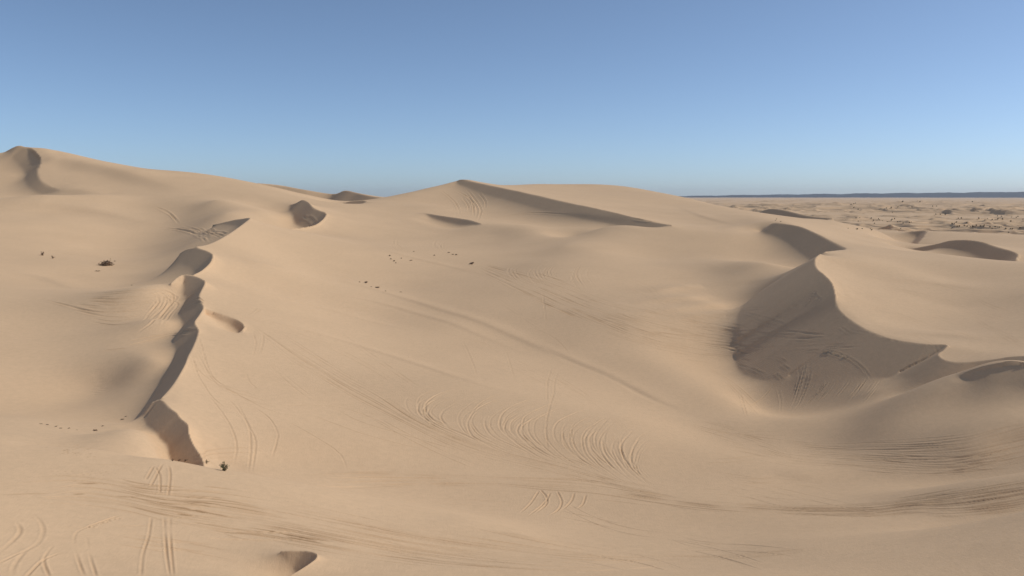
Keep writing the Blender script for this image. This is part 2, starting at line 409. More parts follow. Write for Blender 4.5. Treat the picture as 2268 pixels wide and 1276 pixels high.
def stroke(pts, w=.2, dep=.12, berm=.55, churn=0, step=7, fade=(.15, .15), broken=.0, mode='track', skew=0):
    p = cr(pts, step)
    th, r = land(p[:, 0], p[:, 1])
    # drop samples that jump across an occluding crest
    m_ = 9 if mode == 'ridge' else 2
    lr = np.log(r); ker = np.ones(2 * m_ + 1) / (2 * m_ + 1)
    if len(lr) > 2 * m_ + 1:
        far = np.r_[0, np.cumsum(np.abs(np.diff(lr)) > .08)]
        if far[-1] == 0 or mode == 'ridge': lr = np.convolve(np.pad(lr, m_, mode='reflect', reflect_type='odd'), ker, mode='valid')
    r = np.exp(lr)
    x = r * np.sin(th); y = r * np.cos(th)
    n = len(x)
    if n < 2: return
    tt = np.linspace(0, 1, n)
    amp = np.clip(tt / max(fade[0], 1e-3), 0, 1) * np.clip((1 - tt) / max(fade[1], 1e-3), 0, 1)
    if broken: amp = amp * np.clip(1 + broken * (vnoise(x * .35 + 17.3, y * .35, 9) * 2.4), 0, 1.6)
    cell = r * HS
    if mode == 'track': dep = dep * .5; w = w * .5
    ww = np.maximum(w, .55 * cell)
    hgt = dep * np.where(ww > w, np.maximum(.55, (w / ww) ** .5), 1) * amp
    rad = 3.2 * ww
    ir = np.searchsorted(RR, r); jr = np.rint((th + TH) / HS).astype(int)
    ni = np.ceil(rad / cell).astype(int) + 1
    I0, I1 = max(NEAR0, (ir - ni).min() - 2), min(len(RR), (ir + ni).max() + 3)
    J0, J1 = max(0, (jr - ni).min() - 2), min(len(TH_C), (jr + ni).max() + 3)
    if I1 <= I0 or J1 <= J0 or (I1 - I0) * (J1 - J0) > 3000000: return
    D = np.full((I1 - I0, J1 - J0), 9.0, np.float32); Hh = np.zeros_like(D); Sd = np.zeros_like(D)
    for k in range(n - 1):
        if abs(math.log(r[k + 1] / r[k])) > .10: continue
        a0 = max(I0, min(ir[k], ir[k + 1]) - max(ni[k], ni[k + 1])); a1 = min(I1, max(ir[k], ir[k + 1]) + max(ni[k], ni[k + 1]) + 1)
        b0 = max(J0, min(jr[k], jr[k + 1]) - max(ni[k], ni[k + 1])); b1 = min(J1, max(jr[k], jr[k + 1]) + max(ni[k], ni[k + 1]) + 1)
        if a1 <= a0 or b1 <= b0: continue
        X = XX[a0:a1, b0:b1] - x[k]; Y = YY[a0:a1, b0:b1] - y[k]
        dx, dy = x[k + 1] - x[k], y[k + 1] - y[k]
        t = np.clip((X * dx + Y * dy) / (dx * dx + dy * dy + 1e-9), 0, 1)
        ex = X - t * dx; ey = Y - t * dy
        d = np.hypot(ex, ey) / ww[k]
        sl = (slice(a0 - I0, a1 - I0), slice(b0 - J0, b1 - J0))
        m = d < D[sl]
        D[sl][m] = d[m]; Hh[sl][m] = (hgt[k] + t * (hgt[k + 1] - hgt[k]))[m]
        if skew: Sd[sl][m] = np.sign(dx * ey - dy * ex)[m]
    if mode == 'track':
        f = -np.exp(-D ** 2) + berm * np.exp(-((D - 1.65) / .75) ** 2)
    elif mode == 'ridge':
        f = np.exp(-(D / (1 + skew * Sd)) ** 2)
    else:
        f = -np.exp(-D ** 2)
    sl = (slice(I0, I1), slice(J0, J1))
    (dT if mode == 'track' else dZ)[sl] += f * Hh
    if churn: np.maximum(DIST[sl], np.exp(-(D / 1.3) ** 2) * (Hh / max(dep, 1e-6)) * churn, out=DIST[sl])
def band(A, B, n, w=(.12, .25), dep=(.04, .12), ln=(.25, .9), churn=(0, 0), broken=.5, jit=.04, step=9):
    a = cr(A, 12); b = cr(B, 12)
    k = np.linspace(0, 1, 40)
    def rs(p):
        L = np.r_[0, np.cumsum(np.hypot(*np.diff(p, axis=0).T))]; L /= L[-1]
        return np.stack([np.interp(k, L, p[:, 0]), np.interp(k, L, p[:, 1])], 1)
    a, b = rs(a), rs(b)
    for q in range(n):
        f = (q + rnd.random()) / n + jit * np.sin(k * rnd.uniform(2, 7) + rnd.uniform(0, 6)) * rnd.uniform(0, 2) + rnd.uniform(-.12, .12) * (k - .5)
        c = a * (1 - f[:, None]) + b * f[:, None]
        L = rnd.uniform(*ln); s = rnd.uniform(-.05, 1.02 - L)
        i0 = max(0, int(s * 39)); i1 = min(40, int((s + L) * 39) + 2)
        if i1 - i0 < 3: continue
        stroke(c[i0:i1], rnd.uniform(*w), rnd.uniform(*dep), rnd.uniform(.3, .7), rnd.uniform(*churn), step, (.25, .25), broken)
def jig(pts, du, dv, j=2):
    return [(u + du + rnd.uniform(-j, j), v + dv + rnd.uniform(-j, j) * .6) for u, v in pts]

# soft ridges running down the centre slope
for pts, w, a in (([(480,627),(567,645),(660,668),(740,688),(833,712),(930,735)], 1.4, .13), ([(700,640),(846,669),(953,701),(1073,745),(1180,790)], 1.4, .13),
                  ([(640,594),(780,624),(900,661),(1000,693),(1092,723),(1185,764),(1271,801),(1370,841),(1463,890),(1525,909),(1620,935)], 1.7, .20),
                  ([(470,686),(520,695),(580,709),(700,736),(793,765),(900,797),(1006,834),(1086,858),(1180,880)], 1.3, .15),
                  ([(500,566),(580,585),(680,607)], 1.6, .13), ([(820,545),(900,570),(1000,586),(1090,610)], 1.8, .13)):
    stroke(pts, w, a, mode='ridge', skew=.35, fade=(.3, .35), step=10)
for pts in ([(1395,673),(1463,666),(1525,662),(1580,655)], [(1395,691),(1463,693),(1555,683),(1625,667)], [(1463,709),(1555,702),(1650,690)], [(1430,648),(1500,640),(1560,636)]):
    stroke(pts, 3.0, .55, mode='ridge', skew=.3, fade=(.4, .3), step=10)
stroke([(1185,764),(1259,798),(1330,827),(1370,846),(1447,886),(1500,906)], .8, .14, mode='groove', fade=(.2, .3))
for pts in ([(0,600),(100,612),(200,640)], [(0,470),(120,462),(260,480),(360,500)], [(1200,470),(1330,478),(1420,490)], [(1500,455),(1560,480),(1640,500)],
            [(1900,610),(2050,625),(2200,640)], [(1960,735),(2080,740),(2200,752)]):
    stroke(pts, 3.2, .3, mode='ridge', skew=.4, fade=(.4, .4), step=10)
for pts, w, a in (([(90,345),(170,362),(250,382),(340,404),(430,424)], 10, 2.6), ([(110,418),(170,424),(240,428)], 6, 1.0), ([(-20,455),(80,452),(180,462),(280,478),(360,492)], 9, 1.5)):
    stroke(pts, w, a, mode='ridge', skew=.3, fade=(.3, .4), step=10)
# broad band of wheel tracks across the foreground
FA = [(-20,1060),(150,1050),(250,1060),(330,1075),(480,1080),(600,1097),(700,1117),(850,1150),(1000,1180),(1130,1202),(1300,1225),(1500,1236)]
FB = [(-20,1118),(150,1117),(280,1132),(380,1158),(500,1182),(600,1197),(750,1224),(900,1247),(1050,1262),(1250,1270),(1400,1262),(1560,1244)]
band(FA, FB, 46, (.08, .2), (.03, .10), (.12, .55), (0, .45), .8)
band(FA[4:], FB[4:], 30, (.08, .18), (.03, .10), (.15, .6), (0, .35), .7)
band(FA[2:7], FB[2:7], 46, (.08, .2), (.05, .14), (.15, .5), (.1, 1), 1.0)
for pts in ([(-5,1096),(60,1094),(115,1093)], [(165,1070),(220,1071)], [(250,1099),(290,1101),(310,1100)], [(365,1107),(420,1111),(465,1117)], [(345,1114),(385,1118)], [(390,1138),(430,1144)], [(160,1095),(190,1094)]):
    stroke(pts, .16, .07, .3, 1.0, 5, (.3, .3), .6)
band([(1000,1150),(1150,1183),(1280,1205),(1400,1222),(1480,1234)], [(1000,1160),(1120,1188),(1260,1215),(1400,1232),(1480,1240)], 9, (.1, .18), (.05, .1), (.3, .8))
band([(1400,1228),(1600,1228),(1720,1219),(1850,1208)], [(1400,1240),(1600,1240),(1740,1228),(1880,1208)], 10, (.1, .18), (.04, .09), (.3, .8))
for pts in ([(71,1137),(90,1156),(96,1178),(84,1203),(53,1224),(31,1255),(25,1280)], [(34,1153),(45,1175),(31,1196),(0,1222),(-10,1232)]):
    stroke(pts, .19, .14, .6, .5, 3, (.2, .5), 1.0)
for pts in ([(335,1144),(329,1187),(316,1231),(312,1280)], [(363,1144),(365,1184),(369,1231),(377,1280)], [(377,1144),(377,1190),(380,1234),(384,1280)], [(341,1032),(323,1063)], [(360,1027),(333,1078)],
            [(372,1029),(377,1047),(375,1078),(371,1100)], [(343,1034),(354,1054),(354,1094)], [(270,1140),(233,1153),(192,1168),(169,1181),(164,1203),(174,1243),(188,1280)],
            [(192,1190),(199,1231),(214,1280)], [(56,1280),(93,1243),(136,1224)], [(-5,1249),(31,1231),(60,1218)], [(110,1280),(97,1240),(120,1205)]):
    stroke(pts, .14, .075, .7, .3, 4, (.12, .1), .9)
for k in range(26):                          # footprints
    stroke([(112 + k * 5 + rnd.uniform(-1, 1), 1044 + (k % 3) * 4 + rnd.uniform(-1, 1)), (115 + k * 5, 1045 + (k % 3) * 4)], .12, .07, .5, .4, 1, (.01, .01))
for k in range(34):
    u = rnd.gauss(168, 26); v = 1000 + (u - 168) * .05 + rnd.gauss(0, 6)
    stroke([(u, v), (u + rnd.uniform(2, 6), v + rnd.uniform(-2, 2))], .14, .09, .5, .6, 1, (.01, .01))
for k in range(14):
    u = rnd.uniform(185, 275); stroke([(u, 1172 - (u - 185) * .32 + rnd.uniform(-3, 3)), (u + 3, 1172 - (u - 185) * .32)], .14, .1, .7, .4, 1, (.01, .01))
# track band in the hollow behind the foreground ridge
TA_ = [(640,1048),(763,1038),(893,1043),(1089,1054),(1286,1060),(1410,1082),(1534,1103),(1658,1113),(1796,1120),(1926,1115),(2008,1105),(2140,1084),(2290,1058),(2420,1030)]
TB_ = [(660,1076),(760,1085),(893,1079),(1089,1075),(1203,1085),(1317,1094),(1441,1110),(1550,1127),(1690,1138),(1800,1144),(1926,1149),(2008,1140),(2122,1147),(2290,1128),(2420,1095)]
band(TA_, TB_, 70, (.12, .24), (.04, .13), (.08, .4), (0, .3), .9, .08)
band(TA_[5:], TB_[5:], 40, (.12, .24), (.04, .13), (.12, .4), (0, .3), .8, .08)
band([(2008,1106),(2140,1086),(2290,1060),(2400,1035)], [(2008,1140),(2140,1140),(2290,1122),(2400,1095)], 24, (.1, .2), (.05, .12), (.2, .6), (0, .2), .6, .08)
stroke([(1100,1074),(1203,1085),(1317,1093),(1441,1112),(1550,1126),(1690,1137)], .2, .14, .4, .4, 6)
for pts in ([(1197,1085),(1210,1101),(1210,1117),(1187,1137)], [(1193,1088),(1175,1115),(1151,1137)], [(1219,1091),(1205,1115),(1167,1145)], [(1234,1088),(1244,1111),(1236,1130),(1213,1143)],
            [(1272,1091),(1265,1111),(1245,1130)], [(1298,1095),(1291,1117),(1278,1127)]):
    stroke(pts, .17, .14, .6, .3, 4, (.05, .3), .3)
# looping tracks: fan of arcs at the foot of the centre slope
TPL = [[(960,868),(926,873),(903,883),(902,896),(913,919),(959,945),(1010,968)], [(1050,876),(1008,886),(962,909),(955,922),(975,945),(1024,968),(1080,990)], [(1150,880),(1096,889),(1056,915),(1045,938),(1056,964),(1105,990),(1170,1016)],
       [(1220,895),(1171,912),(1138,935),(1141,958),(1187,997),(1240,1026)], [(1360,905),(1317,917),(1261,942),(1252,967),(1261,998),(1302,1032),(1364,1063)], [(1360,920),(1342,930),(1314,964),(1317,992),(1348,1029),(1395,1066)],
       [(1400,944),(1389,954),(1373,979),(1376,1010),(1398,1045),(1430,1072)], [(1500,968),(1466,979),(1429,1004),(1421,1026),(1429,1048),(1463,1072)]]
for q in range(62):
    f = rnd.uniform(0, len(TPL) - 1.001); i = int(f)
    A_, B_ = cr(TPL[i], 8), cr(TPL[i + 1], 8)
    k = np.linspace(0, 1, 14)
    g = lambda p: np.stack([np.interp(k, np.linspace(0, 1, len(p)), p[:, c]) for c in (0, 1)], 1)
    c = g(A_) * (1 - f + i) + g(B_) * (f - i)
    s = rnd.choice((0, 0, 2, 4)); e = rnd.choice((9, 11, 13, 14, 14))
    c = c.mean(0) + (c - c.mean(0)) * rnd.uniform(.75, 1.15)
    stroke(jig(c[s:e], rnd.uniform(-12, 12), rnd.uniform(-8, 8), 1.5), rnd.uniform(.14, .24), rnd.uniform(.05, .15), .6, 0, 5, (.25, .3), .4)
band([(540,703),(620,735),(700,785),(770,828),(830,858),(880,895),(920,925),(1000,960),(1080,990),(1200,1020),(1350,1060),(1460,1080)],
     [(535,707),(580,745),(640,795),(700,830),(780,880),(850,915),(900,940),(980,980),(1060,1010),(1180,1040),(1320,1075),(1450,1092)], 34, (.12, .22), (.04, .13), (.15, .6), (0, .3), .5)
band([(1150,990),(1260,1015),(1360,1055),(1480,1085)], [(1150,1040),(1260,1055),(1360,1078),(1480,1098)], 22, (.12, .2), (.04, .1), (.2, .6), (0, .3), .6)
for pts in ([(600,899),(724,899),(796,915),(861,945),(875,964)], [(639,935),(698,968),(747,1000),(763,1023),(769,1047)], [(678,915),(747,941),(812,964),(926,994)], [(740,905),(800,935),(900,965),(1020,1000)],
            [(503,880),(534,917),(552,951),(555,995),(549,1047)], [(524,889),(555,951),(566,982),(558,1047)], [(465,880),(496,920),(515,954),(524,989),(518,1029)], [(558,899),(596,926),(614,957),(614,973),(602,1016)],
            [(420,785),(440,820),(453,833),(493,857),(560,890),(640,905)], [(430,770),(447,800),(470,835),(520,870),(600,910),(680,925)], [(425,786),(438,830),(450,850),(470,880),(500,905)], [(437,735),(447,770),(468,830),(500,855),(580,880)],
            [(440,790),(470,840),(500,862),(600,892)], [(560,735),(566,760),(560,790)], [(584,735),(582,760),(575,785)], [(545,825),(552,845),(570,862)], [(548,700),(570,682)], [(556,700),(580,684)],
            [(735,684),(800,681),(890,694)], [(745,690),(820,688),(900,700)], [(970,735),(1040,752),(1090,765)],
            [(647,582),(686,578),(734,566),(748,553),(737,541)], [(690,584),(737,572),(758,558),(753,548),(740,538)],
            [(1318,605),(1386,616),(1432,631),(1457,650),(1475,671),(1474,690)], [(1330,612),(1380,620),(1426,636),(1451,656),(1468,676)], [(1432,626),(1494,640),(1549,659)], [(1440,630),(1500,646),(1545,661)],
            [(1179,727),(1222,745),(1247,767),(1262,788)], [(1222,813),(1213,844),(1211,866),(1212,890)], [(1239,816),(1228,847),(1227,869),(1219,896),(1210,940),(1213,1000)], [(1201,643),(1206,680),(1210,716)],
            [(1025,755),(1045,800),(1056,832)], [(1120,775),(1128,800),(1138,835)]):
    stroke(pts, .17, .11, .5, .12, 5, (.15, .15), .35)
# churned chop above the right hollow and lines running into it
CA = [(1075,583),(1200,608),(1350,662),(1500,698),(1660,722)]; CB = [(1060,600),(1190,668),(1310,722),(1450,772),(1660,806)]
band(CA, CB, 170, (.18, .34), (.05, .18), (.04, .16), (0, .35), .6, .07, 6)
band(CA[2:], CB[2:], 70, (.18, .34), (.05, .16), (.05, .22), (0, .3), .5, .07, 6)
for T in ([(1155,586),(1136,597),(1142,612),(1160,624)], [(1195,586),(1182,600),(1188,616),(1204,628)], [(1225,590),(1214,602),(1220,618)], [(1288,589),(1279,606),(1281,619),(1296,640)], [(886,530),(880,540),(890,550),(910,556)], [(985,530),(974,540),(980,552),(1000,562)]):
    for k in range(6): stroke(jig(T, rnd.uniform(-14, 22), rnd.uniform(-4, 5), 1.5), .24, rnd.uniform(.08, .2), .6, 0, 3, (.2, .3), .3)
band([(1560,722),(1650,724),(1750,736),(1850,742)], [(1560,802),(1640,808),(1720,788),(1800,777),(1910,766)], 44, (.18, .32), (.05, .13), (.12, .5), (0, 0), .6, .1)
for pts in ([(1779,776),(1842,779),(1889,798),(1920,826),(1933,848)], [(1800,774),(1858,789),(1890,806)], [(1786,804),(1776,842),(1761,886),(1748,911)], [(1795,811),(1792,842),(1773,889),(1754,914)], [(1770,810),(1768,850),(1752,890)], [(1717,826),(1735,842)],
            [(1732,808),(1751,820)], [(1723,861),(1729,886),(1729,914)], [(1566,814),(1623,848),(1679,898),(1698,920)], [(1607,842),(1654,892),(1682,924)], [(1640,870),(1648,900),(1655,925)], [(1601,855),(1654,851),(1710,833),(1748,823)],
            [(1651,693),(1717,710),(1742,723)], [(1667,706),(1729,726)], [(1861,723),(1886,742)], [(1890,733),(1925,738)], [(1700,790),(1730,795),(1745,806)], [(1640,810),(1680,822),(1700,835)], [(1660,900),(1690,880),(1715,850)]):
    stroke(pts, .2, .17, .95, 0, 4, (.1, .3), .5)
for k in range(22):
    u = 1795 + rnd.uniform(0, 150); v = 862 - k * .6 + rnd.uniform(-4, 4); L = rnd.uniform(24, 54)
    stroke([(u + 6, v - 12), (u, v), (u - L * .5, v + L * .6), (u - L, v + L)], .2, rnd.uniform(.08, .22), .95, 0, 4, (.2, .4), .5)
for k in range(8): stroke(jig([(1790,650),(1808,652),(1798,664),(1788,676)], rnd.uniform(-14, 14), rnd.uniform(-6, 14), 2), .2, .14, .7, 0, 4, (.3, .3))
# lower right
RA = [(1600,955),(1720,972),(1828,982),(1960,980),(2122,976),(2220,950),(2290,930),(2400,900)]; RB = [(1600,996),(1740,1026),(1900,1042),(2050,1056),(2200,1046),(2290,1028),(2400,1000)]
band(RA, RB, 90, (.12, .24), (.03, .10), (.08, .35), (0, .2), .7, .07)
band(RA[2:], RB[2:], 46, (.12, .24), (.03, .10), (.15, .5), (0, .2), .6, .07)
band([(1900,978),(2000,975),(2120,966),(2200,950)], [(1880,990),(2000,992),(2120,985),(2220,962)], 10, (.16, .26), (.05, .12), (.3, .8), (0, .1), .4)
band([(1560,930),(1680,960),(1800,1000)], [(1500,945),(1640,985),(1780,1030)], 26, (.12, .22), (.04, .1), (.1, .35), (0, .3), .7)
# far left faces
for k in range(11):
    f = k / 10; stroke(jig([(346 + 120 * f, 503 + 2 * f), (400 + 78 * f, 511 + 1 * f), (440 + 52 * f, 524 - 8 * f), (459 + 47 * f, 538 - 19 * f)], rnd.uniform(-6, 6), rnd.uniform(-4, 3), 3), .6, rnd.uniform(.2, .6), .8, 0, 4, (.3, .15), .5)
for pts in ([(93,663),(147,676),(200,689),(253,692),(317,687)], [(165,687),(226,700),(280,703),(314,697)], [(200,713),(253,720),(293,716)], [(150,680),(220,692),(300,690)], [(205,706),(250,712),(300,706)],
            [(160,652),(240,648),(320,643),(368,644),(384,657),(373,681),(346,708),(301,740)], [(280,756),(373,740),(437,732)], [(270,768),(360,748),(430,735)], [(226,777),(280,772)], [(424,668),(437,661),(452,668)], [(426,676),(440,668),(452,674)]):
    stroke(pts, .34, .34, .6, .15, 5, (.25, .15), .3)
band([(165,655),(240,652),(320,648),(365,650)], [(165,684),(230,692),(290,688),(330,676)], 26, (.2, .4), (.1, .3), (.2, .6), (0, .3), .5)
for k in range(14): stroke(jig([(333,660),(357,655),(366,668),(350,692),(330,714)], rnd.uniform(-24, 24), rnd.uniform(-12, 12), 4), .32, rnd.uniform(.12, .34), .7, 0, 4, (.2, .4), .6)
for k in range(13):
    u = 208 + rnd.uniform(-8, 8); v = 818 + k * 4.6; stroke([(u, v), (u + 12, v + 2), (u + 26, v + rnd.uniform(0, 3))], .28, .07, .2, 0, 4, (.3, .3))
for T in ([(974,420),(998,438.5),(1012,454.5),(1018,476)], [(1033,420),(1049,438.5),(1062,457),(1065,470.5),(1057,489)], [(1022,436),(1036,454.5),(1038,470.5)], [(1033,428),(1046,449),(1050,481)], [(1060,428),(1075,446.5),(1075,462)], [(1010,422),(1040,440),(1056,462),(1053,484)], [(940,420),(977,422),(1010,425)],
          [(342,458),(372,470),(390,488)], [(350,462),(380,478),(396,496)], [(680,480),(694,486),(700,496)], [(670,478),(690,490),(695,500)], [(1100,482),(1180,472),(1260,476)], [(1400,484),(1440,490),(1470,494)]):
    stroke(T, .6, .7, .8, 0, 4, (.2, .3), .2)
# faint wheel pairs wandering over the open slopes
for k in range(96):
    u, v, a, L, b = rnd.choice(((rnd.uniform(480, 1350), rnd.uniform(560, 960), rnd.uniform(.2, .75), rnd.uniform(120, 420), 0), (rnd.uniform(1000, 1600), rnd.uniform(560, 700), rnd.uniform(-.1, .5), rnd.uniform(90, 260), 0),
                            (rnd.uniform(1500, 1900), rnd.uniform(930, 1080), rnd.uniform(-.1, .25), rnd.uniform(90, 300), 0), (rnd.uniform(20, 500), rnd.uniform(1010, 1200), rnd.uniform(-.1, .2), rnd.uniform(80, 260), 0),
                            (rnd.uniform(560, 1500), rnd.uniform(1080, 1240), rnd.uniform(.05, .25), rnd.uniform(120, 300), 0), (rnd.uniform(1900, 2150), rnd.uniform(600, 740), rnd.uniform(.1, .5), rnd.uniform(90, 200), 0)))
    c = rnd.uniform(-.9, .9); pts = []
    for q in range(7):
        f = q / 6; an = a + c * (f - .5) * .7
        pts.append((u, v)); u += math.cos(an) * L / 6; v += math.sin(an) * L / 6
    gap = max(2.5, 1.45 * FPX / float(land(np.array([pts[3][0]]), np.array([pts[3][1]]))[1][0]) * .35)
    d_ = rnd.uniform(.04, .09)
    for o in (0, 1): stroke([(x - o * gap * .3, y + o * gap) for x, y in pts], .16, d_, .5, rnd.uniform(0, .2), 6, (.3, .3), .8)
lim = (.0016 * np.clip(RR, 60, 400))[:, None]
Z += dZ + lim * np.tanh(dT / lim)
# ------------------------------------------------------------------ terrain mesh, full circle about the viewpoint
ext_t = np.concatenate([np.linspace(0, 1, 34)[1:]]) ** 1.6 * (math.pi - TH)
thr = TH + ext_t; thl = (-TH - ext_t)[::-1]
ez = np.where(RR > 400, PLAIN, np.where(RR < 36, np.minimum(-1.75, -18 * (RR / 36) ** .9), -20 - 18 * np.clip((RR - 36) / 364, 0, 1)))[:, None]
def side(col, t):
    w = np.clip(t / .5, 0, 1); w = (w * w * (3 - 2 * w))[None]
    return col[:, None] * (1 - w) + ez * w
ZA = np.hstack([side(Z[:, 0], (-TH - thl)), Z, side(Z[:, -1], (thr - TH))[:, :-1]])
TA = np.concatenate([thl, TH_C, thr[:-1]])
DA = np.hstack([np.zeros((len(RR), len(thl))), DIST, np.zeros((len(RR), len(thr) - 1))]) if 'DIST' in globals() else np.zeros(ZA.shape)
M, N = ZA.shape
co = np.empty((M, N, 3), np.float32)
co[..., 0] = RR[:, None] * np.sin(TA)[None]; co[..., 1] = RR[:, None] * np.cos(TA)[None]; co[..., 2] = ZA
idx = np.arange(M * N, dtype=np.int32).reshape(M, N)
idx = np.hstack([idx, idx[:, :1]])
quads = np.stack([idx[:-1, :-1], idx[:-1, 1:], idx[1:, 1:], idx[1:, :-1]], -1).reshape(-1, 4)
me = bpy.data.meshes.new('sand_dunes')
me.vertices.add(M * N); me.vertices.foreach_set('co', co.ravel())
nq = len(quads)
me.loops.add(nq * 4); me.loops.foreach_set('vertex_index', quads.ravel())
me.polygons.add(nq); me.polygons.foreach_set('loop_start', np.arange(0, nq * 4, 4, dtype=np.int32))
me.polygons.foreach_set('use_smooth', np.ones(nq, bool))
me.update(calc_edges=True)
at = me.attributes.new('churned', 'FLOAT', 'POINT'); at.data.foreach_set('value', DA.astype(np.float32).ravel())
dunes = bpy.data.objects.new('sand_dunes', me); C.objects.link(dunes); dunes['kind'] = 'structure'
dunes['label'] = 'pale tan sand dunes with sharp crests and tyre tracks'

# ------------------------------------------------------------------ materials
def mat(name):
    m = bpy.data.materials.new(name); m.use_nodes = True
    nt = m.node_tree; b = nt.nodes['Principled BSDF']; b.inputs['Roughness'].default_value = .95
    b.inputs['Specular IOR Level'].default_value = .1; b.inputs['Diffuse Roughness'].default_value = .1
    return m, nt, b
def node(nt, t, **kw):
    n = nt.nodes.new(t)
    for k, v in kw.items():
        if k.startswith('i_'): n.inputs[k[2:].replace('_', ' ')].default_value = v
        else: setattr(n, k, v)
    return n
SAND = (.72, .480, .274)
m_sand, nt, b = mat('sand')
geo = node(nt, 'ShaderNodeNewGeometry')
n1 = node(nt, 'ShaderNodeTexNoise', i_Scale=.05, i_Detail=4.0, i_Roughness=.6); nt.links.new(geo.outputs['Position'], n1.inputs['Vector'])
n2 = node(nt, 'ShaderNodeTexNoise', i_Scale=1.3, i_Detail=6.0, i_Roughness=.7); nt.links.new(geo.outputs['Position'], n2.inputs['Vector'])
mix = node(nt, 'ShaderNodeMix', data_type='RGBA'); mix.inputs['A'].default_value = (*[c * .915 for c in SAND], 1); mix.inputs['B'].default_value = (*[c * 1.085 for c in SAND], 1)
nt.links.new(n1.outputs['Fac'], mix.inputs['Factor'])
mr = node(nt, 'ShaderNodeMapRange'); mr.inputs['From Min'].default_value = .3; mr.inputs['From Max'].default_value = .7; mr.inputs['To Min'].default_value = .95; mr.inputs['To Max'].default_value = 1.05
nt.links.new(n2.outputs['Fac'], mr.inputs['Value'])
mul = node(nt, 'ShaderNodeMix', data_type='RGBA', blend_type='MULTIPLY'); mul.inputs['Factor'].default_value = 1
nt.links.new(mix.outputs['Result'], mul.inputs['A']); nt.links.new(mr.outputs['Result'], mul.inputs['B'])
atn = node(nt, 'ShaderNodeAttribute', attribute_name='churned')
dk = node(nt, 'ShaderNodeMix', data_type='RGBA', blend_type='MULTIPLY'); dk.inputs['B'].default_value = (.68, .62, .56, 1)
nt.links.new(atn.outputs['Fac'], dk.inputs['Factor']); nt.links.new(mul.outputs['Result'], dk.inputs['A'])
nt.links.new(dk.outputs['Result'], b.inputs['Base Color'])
bmp = node(nt, 'ShaderNodeBump'); bmp.inputs['Strength'].default_value = .5; bmp.inputs['Distance'].default_value = .06
mp = node(nt, 'ShaderNodeMapping'); mp.inputs['Rotation'].default_value = (0, 0, R(-18)); mp.inputs['Scale'].default_value = (3.2, 1.1, 2.0); nt.links.new(geo.outputs['Position'], mp.inputs['Vector'])
n3 = node(nt, 'ShaderNodeTexNoise', i_Scale=1.5, i_Detail=6.0, i_Roughness=.7); nt.links.new(mp.outputs['Vector'], n3.inputs['Vector'])
nt.links.new(n3.outputs['Fac'], bmp.inputs['Height']); nt.links.new(bmp.outputs['Normal'], b.inputs['Normal'])
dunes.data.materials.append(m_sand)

# distant dark hills along the horizon, rising to the right
m_hill, nt, b = mat('distant_hills'); b.inputs['Base Color'].default_value = (.04, .045, .055, 1)
hv = []; hf = []
us = np.linspace(1380, 3200, 160)
for k, u in enumerate(us):
    th = float(ray(u, 430)[0])
    top = np.interp(u, [1380, 1480, 1560, 1700, 1900, 2100, 2268, 2600, 3200], [-20, 6, 24, 58, 96, 120, 138, 150, 100]) + 14 * math.sin(u * .07) * rnd.random() + rnd.uniform(-5, 5)
    for rr, zz in ((27500, PLAIN - 5), (28600, PLAIN + (top - PLAIN) * .55), (29600, top), (33000, PLAIN - 5)):
        hv.append((rr * math.sin(th), rr * math.cos(th), zz))
for k in range(len(us) - 1):
    for a in range(3): hf.append((k * 4 + a, k * 4 + 4 + a, k * 4 + 5 + a, k * 4 + 1 + a))
hm = bpy.data.meshes.new('hills'); hm.from_pydata(hv, [], hf); hm.update(); hm.materials.append(m_hill)
hills = bpy.data.objects.new('hills', hm); C.objects.link(hills); hills['kind'] = 'structure'
hills['label'] = 'low dark blue hills on the horizon at the right'
# ------------------------------------------------------------------ shrubs, tufts and dead brush, each a thing of its own
def plain_mat(name, a, b_, scale):
    m, nt, b = mat(name)
    g = node(nt, 'ShaderNodeNewGeometry'); n = node(nt, 'ShaderNodeTexNoise', i_Scale=scale, i_Detail=3.0)
    nt.links.new(g.outputs['Position'], n.inputs['Vector'])
    x = node(nt, 'ShaderNodeMix', data_type='RGBA'); x.inputs['A'].default_value = (*a, 1); x.inputs['B'].default_value = (*b_, 1)
    nt.links.new(n.outputs['Fac'], x.inputs['Factor']); nt.links.new(x.outputs['Result'], b.inputs['Base Color'])
    return m
M_LEAF = plain_mat('grey_green_leaf', (.075, .085, .035), (.14, .13, .06), 3)
M_DRY = plain_mat('dry_leaf', (.19, .125, .08), (.31, .21, .135), 3)
M_WOOD = plain_mat('dry_wood', (.15, .10, .065), (.24, .16, .105), 5)
M_FAR = plain_mat('dark_scrub_leaf', (.11, .09, .06), (.19, .15, .10), .3)
def twig(vs, fs, a, b, r0, r1):
    a, b = Vector(a), Vector(b); d = (b - a)
    if d.length < 1e-5: return
    p = d.orthogonal().normalized(); q = d.cross(p).normalized(); k = len(vs)
    for o, r in ((a, r0), (b, r1)):
        for i in range(4):
            an = i * math.pi / 2; vs.append(o + (p * math.cos(an) + q * math.sin(an)) * r)
    for i in range(4): fs.append((k + i, k + (i + 1) % 4, k + 4 + (i + 1) % 4, k + 4 + i))
    fs.append((k + 7, k + 6, k + 5, k + 4))
def leaf(vs, fs, c, s, rg):
    d = Vector((rg.gauss(0, 1), rg.gauss(0, 1), rg.gauss(.3, .8))).normalized(); p = d.orthogonal().normalized() * s * .42
    k = len(vs); c = Vector(c)
    vs += [c - d * s * .6, c + p, c + d * s * .6, c - p]; fs.append((k, k + 1, k + 2, k + 3))
def mesh_of(name, vs, fs, m):
    me = bpy.data.meshes.new(name); me.from_pydata([tuple(v) for v in vs], [], fs); me.update(); me.materials.append(m); return me
